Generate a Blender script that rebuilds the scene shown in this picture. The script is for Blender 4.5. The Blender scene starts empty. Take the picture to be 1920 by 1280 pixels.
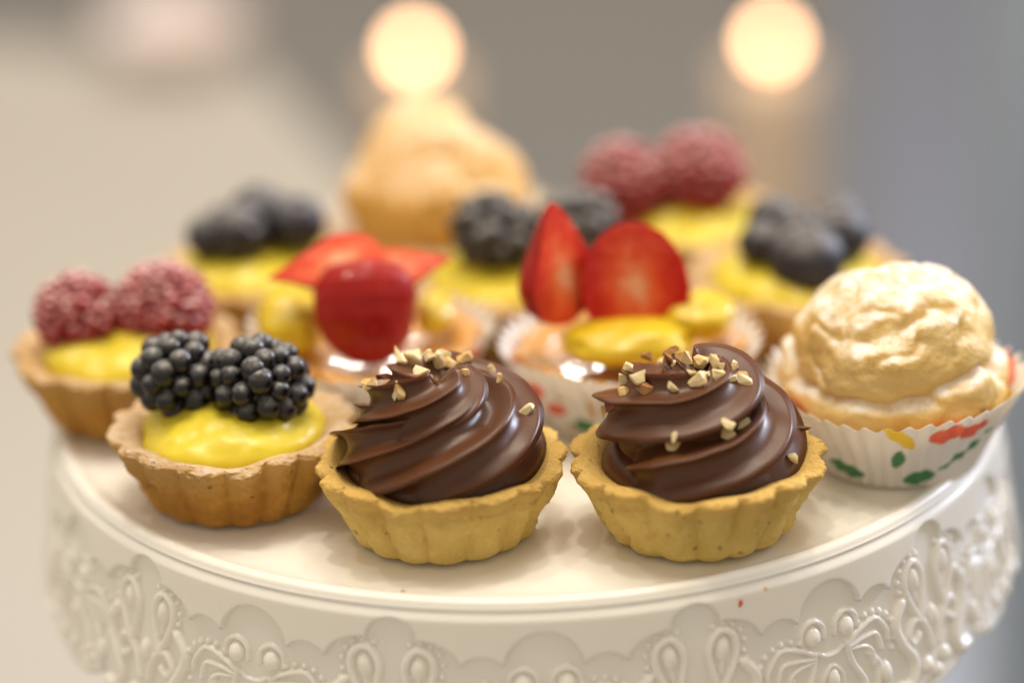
import bpy, math, random
import numpy as np
from mathutils import Vector, Matrix, noise
from mathutils.bvhtree import BVHTree

# ------------------------------------------------------------------ camera, light, exposure
U = 0.01                                   # everything is worked out in centimetres, the scene is in metres
CX, CD, CH, PITCH, YAW, ROLL, FPX = 2.35, 62.6, 26.66, 0.3858, -0.0413, -0.0369, 5915.0
scene = bpy.context.scene
col = scene.collection
cpos = np.array([CX, -CD, CH])
fw = np.array([math.sin(YAW)*math.cos(PITCH), math.cos(YAW)*math.cos(PITCH), -math.sin(PITCH)])
rt = np.array([math.cos(YAW), -math.sin(YAW), 0.0]); up = np.cross(rt, fw)
rt, up = rt*math.cos(ROLL)+up*math.sin(ROLL), -rt*math.sin(ROLL)+up*math.cos(ROLL)
cam = bpy.data.cameras.new('camera'); camo = bpy.data.objects.new('camera', cam); col.objects.link(camo)
camo.matrix_world = Matrix(((rt[0], up[0], -fw[0], cpos[0]*U), (rt[1], up[1], -fw[1], cpos[1]*U),
                            (rt[2], up[2], -fw[2], cpos[2]*U), (0, 0, 0, 1)))
cam.sensor_width = 36; cam.lens = FPX/1920*36
cam.clip_start = 0.01; cam.clip_end = 60
cam.dof.use_dof = True; cam.dof.focus_distance = 0.608; cam.dof.aperture_fstop = 3.5; cam.dof.aperture_blades = 0
scene.camera = camo
world = bpy.data.worlds.new('World'); scene.world = world; world.use_nodes = True
bg = world.node_tree.nodes['Background']; bg.inputs[0].default_value = (1.0, 0.88, 0.715, 1); bg.inputs[1].default_value = 0.60
scene.view_settings.view_transform = 'Standard'; scene.view_settings.look = 'None'
scene.view_settings.exposure = 0.09; scene.view_settings.gamma = 1
scene.cycles.use_denoising = True
scene.cycles.sample_clamp_indirect = 4

def lamp(name, loc, power, size, color, aim=(0, 0, 0), sy=None):
    l = bpy.data.lights.new(name, 'AREA'); l.energy = power; l.color = color
    l.shape = 'RECTANGLE' if sy else 'DISK'; l.size = size*U
    if sy: l.size_y = sy*U
    o = bpy.data.objects.new(name, l); col.objects.link(o); o.location = Vector(loc)*U
    o.rotation_euler = (Vector(aim)-Vector(loc)).to_track_quat('-Z', 'Y').to_euler()
    return o
WARM = (1.0, 0.885, 0.72)
lamp('ceiling_lamp', (-12, 14, 190), 6.5, 10, WARM)
lamp('overhead_fill', (5, 25, 190), 23, 150, (1.0, 0.90, 0.76))  # added wide overhead lamp for soft fill, softens the shadows on the plate
lamp('ceiling_lamp', (42, 48, 180), 4.2, 9, WARM)
lamp('ceiling_lamp', (-75, 10, 175), 3.6, 9, WARM)
lamp('window_and_fill_light', (150, 90, 95), 9.0, 22, (0.70, 0.76, 1.0), sy=50)
lamp('room_light', (-20, 330, 200), 26, 24, (1.0, 0.94, 0.86), aim=(-20, 330, -70))
lamp('window_and_fill_light', (130, 90, 60), 22, 40, (0.74, 0.82, 1.0), aim=(70, 60, -78))  # added cool fill aimed at the right floor, not a second window

def at(px, py, z=0.0):
    """the point at height z (cm) that the photo shows at pixel px, py"""
    d = fw+rt*(px-960)/FPX-up*(py-640)/FPX
    return cpos+d*(z-cpos[2])/d[2]
def ray(px, py):
    d = fw+rt*(px-960)/FPX-up*(py-640)/FPX
    return Vector(cpos), Vector(d).normalized()

# ------------------------------------------------------------------ materials
def mat(name, color=(.8, .8, .8), rough=.5, **kw):
    m = bpy.data.materials.new(name); m.use_nodes = True
    nt = m.node_tree; b = nt.nodes['Principled BSDF']
    b.inputs['Base Color'].default_value = (*color, 1); b.inputs['Roughness'].default_value = rough
    for k, v in kw.items():
        b.inputs[k.replace('_', ' ')].default_value = v
    return m
def N(m, t, **kw):
    n = m.node_tree.nodes.new(t)
    for k, v in kw.items(): setattr(n, k, v)
    return n
def L(m, a, b): m.node_tree.links.new(a, b)
def P(m): return m.node_tree.nodes['Principled BSDF']
def tex(m, scale, detail=4, rough=.55, dist=0.0):
    tc = N(m, 'ShaderNodeTexCoord'); n = N(m, 'ShaderNodeTexNoise')
    n.inputs['Scale'].default_value = scale; n.inputs['Detail'].default_value = detail
    n.inputs['Roughness'].default_value = rough; n.inputs['Distortion'].default_value = dist
    L(m, tc.outputs['Object'], n.inputs['Vector']); return n
def ramp(m, fac, stops):
    r = N(m, 'ShaderNodeValToRGB'); e = r.color_ramp.elements
    while len(e) < len(stops): e.new(.5)
    for k, (p, c) in enumerate(stops):
        e[k].position = p; e[k].color = (*c, 1) if len(c) == 3 else c
    L(m, fac, r.inputs[0]); return r
def mixc(m, fac, a, b, blend='MIX'):
    n = N(m, 'ShaderNodeMix', data_type='RGBA', blend_type=blend)
    for s, v in ((n.inputs[0], fac), (n.inputs[6], a), (n.inputs[7], b)):
        if hasattr(v, 'links'): L(m, v, s)
        else: s.default_value = v if isinstance(v, float) else (*v, 1)
    return n.outputs[2]
def mth(m, op, a, b=0.0, clamp=False):
    n = N(m, 'ShaderNodeMath', operation=op, use_clamp=clamp)
    for s, v in ((n.inputs[0], a), (n.inputs[1], b)):
        if hasattr(v, 'links'): L(m, v, s)
        else: s.default_value = v
    return n.outputs[0]
def N_sep(m, c):
    s_ = N(m, 'ShaderNodeSeparateColor'); L(m, c, s_.inputs[0]); return s_.outputs[0]
def bump(m, h, strength, dist):
    b = N(m, 'ShaderNodeBump'); b.inputs['Strength'].default_value = strength; b.inputs['Distance'].default_value = dist*U
    L(m, h, b.inputs['Height']); L(m, b.outputs[0], P(m).inputs['Normal']); return b
def sss(m, w, rad, scale):
    P(m).inputs['Subsurface Weight'].default_value = w
    P(m).inputs['Subsurface Radius'].default_value = rad; P(m).inputs['Subsurface Scale'].default_value = scale*U

def dust_mask(m, lo, hi, scale, amount=1.0):
    """icing sugar lies on what faces up, in flecks"""
    g = N(m, 'ShaderNodeNewGeometry'); s = N(m, 'ShaderNodeSeparateXYZ'); L(m, g.outputs['Normal'], s.inputs[0])
    mr = N(m, 'ShaderNodeMapRange'); mr.interpolation_type = 'SMOOTHSTEP'
    mr.inputs[1].default_value = lo; mr.inputs[2].default_value = hi; L(m, s.outputs['Z'], mr.inputs[0])
    n = tex(m, scale, 5, .7); r = ramp(m, n.outputs[0], [(.40, (0, 0, 0)), (.60, (1, 1, 1))])
    a = mth(m, 'MULTIPLY', mr.outputs[0], mth(m, 'ADD', mth(m, 'MULTIPLY', r.outputs[0], .75), .25))
    return mth(m, 'MULTIPLY', a, amount, True)

def pastry(name, light, dark, browned, dust=0.0, z0=.9, z1=1.5):
    m = mat(name, light, .72); m.node_tree.nodes['Principled BSDF'].inputs['Specular IOR Level'].default_value = .3
    n = tex(m, 90, 5, .6); n2 = tex(m, 420, 4, .7); n3 = tex(m, 1400, 3, .7)
    c = mixc(m, ramp(m, n.outputs[0], [(.35, (0, 0, 0)), (.68, (1, 1, 1))]).outputs[0], light, dark)
    c = mixc(m, mth(m, 'MULTIPLY', ramp(m, n2.outputs[0], [(.55, (0, 0, 0)), (.75, (1, 1, 1))]).outputs[0], .35), c, dark)
    tc = N(m, 'ShaderNodeTexCoord'); s = N(m, 'ShaderNodeSeparateXYZ'); L(m, tc.outputs['Object'], s.inputs[0])
    zz = mth(m, 'ADD', s.outputs['Z'], mth(m, 'MULTIPLY', mth(m, 'SUBTRACT', n.outputs[0], .5), .008))
    mr = N(m, 'ShaderNodeMapRange'); mr.inputs[1].default_value = z0*U; mr.inputs[2].default_value = z1*U; L(m, zz, mr.inputs[0])
    c = mixc(m, mth(m, 'MULTIPLY', mr.outputs[0], .8), c, browned)
    v = N(m, 'ShaderNodeTexVoronoi'); v.inputs['Scale'].default_value = 300; v.inputs['Randomness'].default_value = 1; L(m, tc.outputs['Object'], v.inputs['Vector'])
    pits = ramp(m, v.outputs['Distance'], [(.06, (0, 0, 0)), (.17, (1, 1, 1))]).outputs[0]
    keep = ramp(m, N_sep(m, v.outputs['Color']), [(.55, (0, 0, 0)), (.6, (1, 1, 1))]).outputs[0]
    pit = mth(m, 'MULTIPLY', mth(m, 'SUBTRACT', 1.0, pits), keep)
    c = mixc(m, mth(m, 'MULTIPLY', pit, .6), c, tuple(q*.5 for q in dark))
    n4 = tex(m, 34, 3, .6); rimb = mth(m, 'MULTIPLY', mr.outputs[0], ramp(m, n4.outputs[0], [(.42, (0, 0, 0)), (.62, (1, 1, 1))]).outputs[0])
    c = mixc(m, mth(m, 'MULTIPLY', rimb, .55), c, tuple(q*.62 for q in browned))
    if dust: c = mixc(m, dust_mask(m, .25, .9, 500, dust), c, (.86, .80, .74))
    L(m, c, P(m).inputs['Base Color'])
    pits = mth(m, 'SUBTRACT', 1.0, pit)
    h = mth(m, 'ADD', mth(m, 'MULTIPLY', n2.outputs[0], .6), mth(m, 'ADD', mth(m, 'MULTIPLY', n3.outputs[0], .45), mth(m, 'MULTIPLY', pits, .6)))
    bump(m, h, 1.0, .10)
    sss(m, .12, (1, .6, .25), .12)
    return m
M = {}
M['pastry_pale'] = pastry('pale_shortcrust', (.74, .54, .165), (.62, .43, .11), (.68, .42, .11), z0=1.0, z1=1.55)
M['pastry_mid'] = pastry('golden_shortcrust', (.60, .32, .055), (.42, .185, .025), (.66, .38, .11), .30)
M['pastry_dusted'] = pastry('dusted_shortcrust', (.56, .30, .05), (.40, .175, .025), (.64, .38, .12), .42)

m = M['chocolate'] = mat('chocolate_cream', (.105, .037, .013), .33, IOR=1.45); sss(m, .25, (1, .4, .2), .12)
n = tex(m, 500, 3); n2 = tex(m, 60, 2)
bump(m, mth(m, 'ADD', mth(m, 'MULTIPLY', n.outputs[0], .3), mth(m, 'MULTIPLY', n2.outputs[0], .5)), .25, .02)
rr = ramp(m, n2.outputs[0], [(.3, (.30, .30, .30)), (.7, (.44, .44, .44))]); L(m, rr.outputs[0], P(m).inputs['Roughness'])

def custard(name, a, b, rough, coat=0.0, dust=0.0):
    m = mat(name, a, rough); sss(m, .35, (1, .7, .2), .25); P(m).inputs['Coat Weight'].default_value = coat
    P(m).inputs['Coat Roughness'].default_value = .04
    n = tex(m, 80, 3); c = mixc(m, n.outputs[0], a, b)
    if dust: c = mixc(m, dust_mask(m, .4, 1, 700, dust), c, (.88, .85, .72))
    L(m, c, P(m).inputs['Base Color']); n2 = tex(m, 240, 3); bump(m, n2.outputs[0], .3, .03); return m
M['custard'] = custard('yellow_custard', (.80, .66, .04), (.72, .55, .015), .34, 0, .05)
M['custard_glazed'] = custard('glazed_custard', (.72, .54, .012), (.68, .46, .006), .42, .25)
M['apricot'] = custard('apricot_glaze', (.60, .27, .05), (.70, .38, .10), .3, .6)

def berry(name, skin, rough, dustcol, lo, hi, amount, scale, sub=0.0, subr=(1, .2, .15), coat=0.0):
    m = mat(name, skin, rough)
    if sub: sss(m, sub, subr, .15)
    P(m).inputs['Coat Weight'].default_value = coat; P(m).inputs['Coat Roughness'].default_value = .05
    n = tex(m, 160, 3); dark = tuple(c*.6 for c in skin)
    c = mixc(m, n.outputs[0], dark, tuple(c*1.25 for c in skin))
    d = dust_mask(m, lo, hi, scale, amount); c = mixc(m, d, c, dustcol)
    L(m, c, P(m).inputs['Base Color'])
    r = mth(m, 'ADD', mth(m, 'MULTIPLY', d, .45), rough, True); L(m, r, P(m).inputs['Roughness'])
    n2 = tex(m, scale*1.3, 3); bump(m, n2.outputs[0], .25, .015); return m
M['blackberry'] = berry('blackberry_skin', (.006, .005, .007), .22, (.55, .53, .51), .25, 1.0, .46, 1100)
M['blackberry_sugared'] = berry('sugared_blackberry_skin', (.016, .014, .017), .35, (.46, .44, .41), 0, .95, .62, 700)
M['blueberry'] = berry('blueberry_skin', (.018, .017, .026), .42, (.46, .43, .43), .35, 1.0, .55, 400)
M['raspberry'] = berry('raspberry_skin', (.36, .007, .014), .4, (.88, .66, .64), .22, .95, .85, 220, .3)

m = M['strawberry'] = mat('strawberry_skin', (.36, .007, .004), .45, Coat_Weight=.15, Coat_Roughness=.08, Specular_IOR_Level=.25); sss(m, .1, (1, .2, .1), .2)
v = N(m, 'ShaderNodeTexVoronoi'); v.inputs['Scale'].default_value = 330; tc = N(m, 'ShaderNodeTexCoord'); L(m, tc.outputs['Object'], v.inputs['Vector'])
r = ramp(m, v.outputs['Distance'], [(.05, (.48, .12, .02)), (.14, (.34, .006, .003))]); L(m, r.outputs[0], P(m).inputs['Base Color'])
r2 = ramp(m, v.outputs['Distance'], [(.05, (0, 0, 0)), (.3, (1, 1, 1))]); bump(m, r2.outputs[0], .3, .03)
m = M['strawberry_flesh'] = mat('strawberry_cut_flesh', (.8, .1, .03), .5, Coat_Weight=.55, Coat_Roughness=.05, Specular_IOR_Level=.2); sss(m, .3, (1, .3, .15), .25)
n = tex(m, 150, 4, .6, 1.0); tc = N(m, 'ShaderNodeTexCoord'); mp = N(m, 'ShaderNodeVectorMath', operation='MULTIPLY'); mp.inputs[1].default_value = (100, 0, 62)
L(m, tc.outputs['Object'], mp.inputs[0]); ln = N(m, 'ShaderNodeVectorMath', operation='LENGTH'); L(m, mp.outputs[0], ln.inputs[0])
ff_ = mth(m, 'ADD', ln.outputs['Value'], mth(m, 'MULTIPLY', mth(m, 'SUBTRACT', n.outputs[0], .5), .9))
r = ramp(m, ff_, [(.10, (.88, .42, .24)), (.30, (.84, .17, .055)), (.55, (.76, .07, .02)), (.9, (.58, .015, .008))])
L(m, r.outputs[0], P(m).inputs['Base Color']); n2 = tex(m, 260, 3); bb = bump(m, n2.outputs[0], .6, .06); L(m, bb.outputs[0], P(m).inputs['Coat Normal'])

def choux(name, a, b, crust, amount):
    m = mat(name, a, .7); sss(m, .15, (1, .6, .3), .2)
    n = tex(m, 55, 5, .6, .4); n2 = tex(m, 300, 5, .65)
    c = mixc(m, ramp(m, n.outputs[0], [(.38, (0, 0, 0)), (.66, (1, 1, 1))]).outputs[0], a, b)
    c = mixc(m, mth(m, 'MULTIPLY', ramp(m, n2.outputs[0], [(.5, (0, 0, 0)), (.72, (1, 1, 1))]).outputs[0], .4), c, crust)
    c = mixc(m, dust_mask(m, .40, .85, 260, amount), c, (.95, .91, .85))
    L(m, c, P(m).inputs['Base Color'])
    n3 = tex(m, 900, 3, .7)
    bump(m, mth(m, 'ADD', mth(m, 'ADD', n2.outputs[0], mth(m, 'MULTIPLY', n3.outputs[0], .4)), mth(m, 'MULTIPLY', n.outputs[0], .8)), .8, .09); return m
M['choux'] = choux('choux_crust', (.80, .58, .24), (.76, .50, .15), (.62, .34, .07), 1.0)
M['choux_gold'] = choux('golden_choux_crust', (.80, .48, .12), (.70, .36, .06), (.58, .26, .03), .45)

m = M['porcelain'] = mat('ivory_gloss', (.88, .845, .78), .22, IOR=1.5); sss(m, .35, (1, .80, .6), .35)
n = tex(m, 25, 3); rr = ramp(m, n.outputs[0], [(.3, (.19, .19, .19)), (.7, (.29, .29, .29))]); L(m, rr.outputs[0], P(m).inputs['Roughness'])
m = M['paper'] = mat('printed_paper', (.86, .80, .72), .65); P(m).inputs['Transmission Weight'].default_value = 0; sss(m, .3, (1, .8, .6), .15)
a = N(m, 'ShaderNodeAttribute', attribute_name='print'); L(m, a.outputs['Color'], P(m).inputs['Base Color'])

def nutmat(name, a, b, rough=.5):
    m = mat(name, a, rough); sss(m, .2, (1, .8, .5), .08); n = tex(m, 330, 3)
    L(m, mixc(m, ramp(m, n.outputs[0], [(.42, (0, 0, 0)), (.62, (1, 1, 1))]).outputs[0], a, b), P(m).inputs['Base Color'])
    n2 = tex(m, 900, 3); bump(m, n2.outputs[0], .35, .02); return m
M['nut_white'] = nutmat('blanched_nut', (.86, .72, .46), (.80, .62, .33))
M['nut_pale'] = nutmat('pale_nut', (.84, .66, .33), (.86, .72, .42))
M['nut_gold'] = nutmat('toasted_nut', (.76, .46, .15), (.84, .64, .32))
M['nut_brown'] = nutmat('browned_nut', (.36, .14, .045), (.60, .33, .12))
M['nut_dark'] = nutmat('nut_skin', (.14, .035, .018), (.26, .08, .03))

# ------------------------------------------------------------------ object helpers
def link(name, verts, faces, m, parent=None, smooth=True, loc=None, mats=None, fmat=None):
    me = bpy.data.meshes.new(name)
    v = np.asarray(verts, float)*U
    f = np.asarray(faces) if not isinstance(faces, list) else None
    if f is not None and f.ndim == 2:
        k = f.shape[1]; n = len(f)
        me.vertices.add(len(v)); me.vertices.foreach_set('co', v.astype(np.float32).ravel())
        me.loops.add(n*k); me.loops.foreach_set('vertex_index', f.astype(np.int32).ravel())
        me.polygons.add(n); me.polygons.foreach_set('loop_start', np.arange(0, n*k, k, dtype=np.int32))
        me.update(calc_edges=True); me.validate()
    else:
        me.from_pydata([tuple(p) for p in v], [], [tuple(q) for q in faces]); me.update()
    for mm in (mats or [m]): me.materials.append(mm)
    if fmat is not None: me.polygons.foreach_set('material_index', np.asarray(fmat, np.int32))
    me.polygons.foreach_set('use_smooth', np.full(len(me.polygons), smooth)); me.update()
    o = bpy.data.objects.new(name, me); col.objects.link(o)
    if parent is not None: o.parent = parent
    if loc is not None: o.location = Vector(loc)*U
    return o
def tag(o, label=None, cat=None, group=None, kind=None):
    for k, v in (('label', label), ('category', cat), ('group', group), ('kind', kind)):
        if v: o[k] = v
    return o
def thing(name, loc, label, cat, group=None, rz=0):
    o = bpy.data.objects.new(name, None); o.empty_display_size = .01; col.objects.link(o); o.location = Vector(loc)*U
    o.rotation_euler = (0, 0, rz)
    return tag(o, label, cat, group)
def grid_faces(nr, nc, wrap=True, off=0, flip=False):
    c = nc if wrap else nc-1
    i, j = np.meshgrid(np.arange(nr-1), np.arange(c), indexing='ij'); j2 = (j+1) % nc
    q = np.stack([i*nc+j, i*nc+j2, (i+1)*nc+j2, (i+1)*nc+j], -1).reshape(-1, 4)+off
    return q[:, ::-1] if flip else q
def fbm(P_, scale, seed=0, octv=3):
    out = np.empty(len(P_)); o = Vector((seed*7.13, seed*3.7, seed*1.9))
    for k, p in enumerate(P_): out[k] = noise.fractal(Vector(p)*scale+o, .8, 2.0, octv)
    return out
def lathe(prof, n, mod=None):
    """prof (k,2) of r,z; mod(r,z,theta,k)->r,z"""
    th = np.linspace(0, 2*np.pi, n, endpoint=False); r, z = prof[:, :1], prof[:, 1:]
    R_ = np.repeat(r, n, 1); Z_ = np.repeat(z, n, 1); T_ = np.repeat(th[None], len(prof), 0)
    if mod: R_, Z_ = mod(R_, Z_, T_)
    return np.stack([R_*np.cos(T_), R_*np.sin(T_), Z_], -1).reshape(-1, 3), grid_faces(len(prof), n, flip=False)
def resample(pts, n):
    p = np.array(pts, float); d = np.r_[0, np.cumsum(np.hypot(*np.diff(p, axis=0).T))]; t = np.linspace(0, d[-1], n)
    return np.stack([np.interp(t, d, p[:, 0]), np.interp(t, d, p[:, 1])], -1)
def catmull(pts, n):
    p = np.array(pts, float); q = np.vstack([2*p[0]-p[1], p, 2*p[-1]-p[-2]]); out = []
    for i in range(len(p)-1):
        t = np.linspace(0, 1, n, endpoint=False)[:, None]; a, b, c, d = q[i:i+4]
        out.append(.5*(2*b+(c-a)*t+(2*a-5*b+4*c-d)*t*t+(3*b-a-3*c+d)*t**3))
    return np.vstack(out+[p[-1:]])

# ------------------------------------------------------------------ room (out of focus)
def box(name, x0, x1, y0, y1, z0, z1, m, parent=None, bev=.3):
    vs = [(x, y, z) for x in (x0, x1) for y in (y0, y1) for z in (z0, z1)]
    fs = [(0, 1, 3, 2), (4, 6, 7, 5), (0, 4, 5, 1), (2, 3, 7, 6), (0, 2, 6, 4), (1, 5, 7, 3)]
    o = link(name, vs, fs, m, parent, smooth=False)
    if bev:
        b = o.modifiers.new('bevel', 'BEVEL'); b.width = bev*U; b.segments = 3
    return o
ZT, ZF = -13.5, -78.0
m = mat('polished_floor', (.20, .165, .135), .45); n = tex(m, 1.2, 4); L(m, mixc(m, n.outputs[0], (.17, .158, .148), (.245, .23, .215)), P(m).inputs['Base Color'])
tag(link('floor', [(-900, -300, ZF), (900, -300, ZF), (900, 1100, ZF), (-900, 1100, ZF)], [(0, 1, 2, 3)], m), kind='structure')
m = mat('room_wall_paint', (.50, .46, .42), .8); n = tex(m, .8, 3); L(m, mixc(m, n.outputs[0], (.46, .42, .38), (.55, .51, .47)), P(m).inputs['Base Color'])
tag(link('wall', [(-900, 1100, ZF), (900, 1100, ZF), (900, 1100, 220), (-900, 1100, 220)], [(0, 1, 2, 3)], m), kind='structure')
cream = mat('cream_lacquer', (.50, .455, .39), .5); n = tex(cream, 3, 3); L(cream, mixc(cream, n.outputs[0], (.38, .35, .31), (.42, .392, .352)), P(cream).inputs['Base Color'])
tb = thing('table', (0, 0, ZF), 'broad cream table whose top fills the blurred left side beneath the cake stand', 'table')
def slab(name, poly, z0, z1, m, parent, off=(0, 0, 0)):
    k = len(poly); vs = [(x-off[0], y-off[1], z0-off[2]) for x, y in poly]+[(x-off[0], y-off[1], z1-off[2]) for x, y in poly]
    fs = [tuple(range(k))[::-1], tuple(range(k, 2*k))]+[(i, (i+1) % k, k+(i+1) % k, k+i) for i in range(k)]
    o = link(name, vs, fs, m, parent, smooth=False); b = o.modifiers.new('bevel', 'BEVEL'); b.width = .006; b.segments = 3; return o
slab('tabletop', [(-120, -45), (10, -45), (4, 22), (-14, 70), (-120, 100)], ZT-3, ZT, cream, tb, (0, 0, ZF))
for x, y in ((-100, -38), (3, -38), (-110, 88), (-21, 62)):
    box('leg', x-3, x+3, y-3, y+3, 0, ZT-3-ZF-.01, cream, tb)

# ------------------------------------------------------------------ cake stand
R0 = 10.0
stand = thing('cake_stand', (0, 0, ZT), 'round ivory cake stand with lace relief skirt carrying all the pastries', 'cake stand')
SZ = -ZT
prof = catmull([(0, -.06), (4, -.06), (8.6, -.06), (9.45, -.045), (9.68, .01), (9.80, .055), (9.90, .06), (9.98, .02), (10.03, -.06), (10.06, -.11), (10.0, -.16), (9.9, -.2), (9.5, -.25), (4, -.25), (0, -.25)], 6)
prof[:, 0] = np.maximum(prof[:, 0], 0.001)
v, f = lathe(prof, 360); v[:, 2] += SZ; link('plate', v, f[:, ::-1], M['porcelain'], stand)
ped = catmull([(.01, SZ-.26), (1.8, SZ-.26), (1.9, SZ-.8), (1.3, SZ-2.5), (1.0, 7), (1.3, 4), (1.1, 2.6), (2.4, 1.4), (5.2, .7), (5.6, .3), (5.5, 0), (.01, 0)], 8)
v, f = lathe(ped, 96); link('pedestal', v, f[:, ::-1], M['porcelain'], stand)

# skirt relief: unrolled to (u, v) in cm, one half period is HP wide, A at u=0, B at u=HP, mirrored
NP = 22; HP = math.pi*2*R0/NP; NC = 128; NRr = 210
uu = np.linspace(0, HP, NC, endpoint=False)
def arc(u, u0, v0, u1, v1, pk):         # bulge between two cusps
    t = np.clip((u-u0)/(u1-u0), 0, 1); return v0+(v1-v0)*t-pk*4*t*(1-t)
def topline(u):
    ua = .49; r = np.empty_like(u)
    r = np.where(u < ua, .20+.42*(1-np.sqrt(np.clip(1-(u/ua)**2, 0, 1))), 0)
    t = np.clip((u-ua)/(1.31-ua), 0, 1); r = np.where((u >= ua) & (u < 1.31), .62+.54*(1-np.sqrt(1-t**2)), r)
    t = np.clip((u-1.71)/.40, -1, 1); r = np.where((u >= 1.31) & (u < 2.11), .90+.26*(1-np.sqrt(np.clip(1-t**2, 0, 1))), r)
    t = np.clip((HP-u)/(HP-2.11), 0, 1); r = np.where(u >= 2.11, .42+.74*(1-np.sqrt(1-t**2)), r)
    return r
hem = 3.02+.62*np.abs(np.cos(np.pi*uu/HP))**.45
fr = np.linspace(0, 1, NRr)[:, None]
V = np.where(fr < .8, fr*3.2, 0)+np.where(fr >= .8, .8*3.2+(fr-.8)/.2*(hem[None]-.8*3.2), 0)
UU = np.repeat(uu[None], NRr, 0)
H = np.zeros_like(V)
def sm(x): x = np.clip(x, 0, 1); return x*x*(3-2*x)
tl = topline(uu)[None]
H += .13*sm((tl-V)/.05+.5)-.05*np.exp(-((V-tl-.05)/.05)**2)
def blob(u0, v0, ru, rv, h, ang=0):
    global H
    for um in (u0, -u0, 2*HP-u0):
        s = 1 if um == u0 else -1
        du, dv = UU-um, V-v0; ca, sa = math.cos(ang*s), math.sin(ang*s)
        a, b = (du*ca+dv*sa)/ru, (-du*sa+dv*ca)/rv; d = a*a+b*b
        H = np.maximum(H, np.where(d < 1, h*np.sqrt(np.clip(1-d, 0, 1)), 0)*1.0) if h > 0 else H
def stroke(pts, w, h, taper=0, n=10):
    global H
    p = catmull(pts, n)
    for mir in (0, 1, 2):
        q = p.copy()
        if mir == 1: q[:, 0] = -q[:, 0]
        if mir == 2: q[:, 0] = 2*HP-q[:, 0]
        if q[:, 0].max() < -.3 or q[:, 0].min() > HP+.3: continue
        dmin = np.full(V.shape, 9.); wm = np.full(V.shape, w)
        for k in range(len(q)-1):
            a, b = q[k], q[k+1]; ab = b-a; l = ab@ab+1e-9
            t = np.clip(((UU-a[0])*ab[0]+(V-a[1])*ab[1])/l, 0, 1)
            d = np.hypot(UU-a[0]-t*ab[0], V-a[1]-t*ab[1]); wk = w*(1-taper*((k+t)/(len(q)-1)))
            c = d/wk < dmin/wm; dmin = np.where(c, d, dmin); wm = np.where(c, wk, wm)
        x = dmin/wm; H = np.maximum(H, np.where(x < 1, h*(wm/w)*np.sqrt(np.clip(1-x*x, 0, 1)), 0))
# teardrops under A
TU, TV = .52, 1.08
stroke([(TU-.10, TV+1.0), (TU-.24, TV+.45), (TU-.27, TV+.1), (TU-.12, TV-.2), (TU+.08, TV-.24), (TU+.27, TV-.05), (TU+.25, TV+.35), (TU-.05, TV+.95)], .085, .12)
blob(TU+.0, TV+.12, .155, .26, .15, .12); blob(TU-.03, TV+.45, .07, .25, .08, .2)
for k in range(7):
    a = math.radians(-115+k*27); blob(TU+.02+.45*math.cos(a), TV+.08+.47*math.sin(a), .06, .065, .10)
# eyes under B
EU, EV = HP-.40, 1.46
blob(EU, EV, .175, .20, .17); stroke([(EU-.27, EV+.08), (EU-.24, EV-.17), (EU, EV-.31), (EU+.24, EV-.17), (EU+.27, EV+.08)], .055, .085)
stroke([(HP-.30, EV+.38), (HP-.15, EV+.47), (HP, EV+.49), (HP+.15, EV+.47)], .05, .07)
# fans and their beads
for k, (q, w) in enumerate((([(HP-.40, EV+.36), (HP-.75, EV+.18), (HP-1.15, EV+.10), (HP-1.42, EV+.42), (HP-1.45, EV+.62)], .06), ([(HP-.45, EV+.44), (HP-.85, EV+.38), (HP-1.14, EV+.42), (HP-1.25, EV+.75)], .06), ([(HP-.48, EV+.50), (HP-.80, EV+.56), (HP-.98, EV+.70), (HP-1.02, EV+1.0)], .055))):
    stroke(q, w, .10)
for k in range(9):
    a = math.radians(-60-k*19); blob(HP-1.02+.62*math.cos(a), EV+.55+.62*math.sin(a)*.95, .058, .063, .09)
stroke([(HP-.38, EV+.36), (HP-.50, EV+.8), (HP-.75, EV+1.25), (HP-.68, EV+1.6)], .07, .10)
blob(HP, EV+.98, .14, .22, .15); stroke([(HP-.22, EV+1.5), (HP-.24, EV+.95), (HP, EV+.70), (HP+.24, EV+.95)], .05, .07)
# curls, tendrils and small flowers lower down
stroke([(.12, 2.75), (.30, 2.2), (.62, 2.02), (.82, 2.25), (.70, 2.48), (.52, 2.36)], .085, .12)
stroke([(.95, 1.55), (1.18, 1.9), (1.02, 2.35), (.72, 2.8), (.86, 3.2), (1.2, 3.25)], .12, .14)
blob(0, 2.15, .13, .22, .14); blob(.30, 3.1, .15, .16, .15); blob(0, 3.32, .15, .15, .14); blob(1.55, 2.75, .15, .24, .15)
for k in range(5):
    a = k*1.2566; blob(HP-.10+.24*math.cos(a)-.75, 3.12+.22*math.sin(a), .12, .12, .12)
blob(HP-.85, 3.12, .1, .1, .14); blob(HP, 3.15, .14, .20, .13)
stroke([(1.5, 3.3), (1.75, 2.9), (1.70, 2.5), (1.95, 2.2)], .07, .09)
H *= sm(V/.22)*.85+.15
full = np.concatenate([H if k % 2 == 0 else np.concatenate([H[:, :1]*0+H[:, -1:], H[:, :0:-1]], 1) for k in range(NP)], 1)
fullV = np.concatenate([V if k % 2 == 0 else np.concatenate([V[:, -1:], V[:, :0:-1]], 1) for k in range(NP)], 1)
nc = full.shape[1]
AZB = math.radians(-90)+math.radians(3.2)      # azimuth of a B motif; filled in from the photo
th = AZB+HP/R0+np.arange(nc)/nc*2*np.pi
rad = 10.0+fullV*.14+full+.01
zz = SZ-.105-fullV
v1 = np.stack([rad*np.cos(th), rad*np.sin(th), zz], -1).reshape(-1, 3)
f1 = grid_faces(NRr, nc, flip=True)
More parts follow.
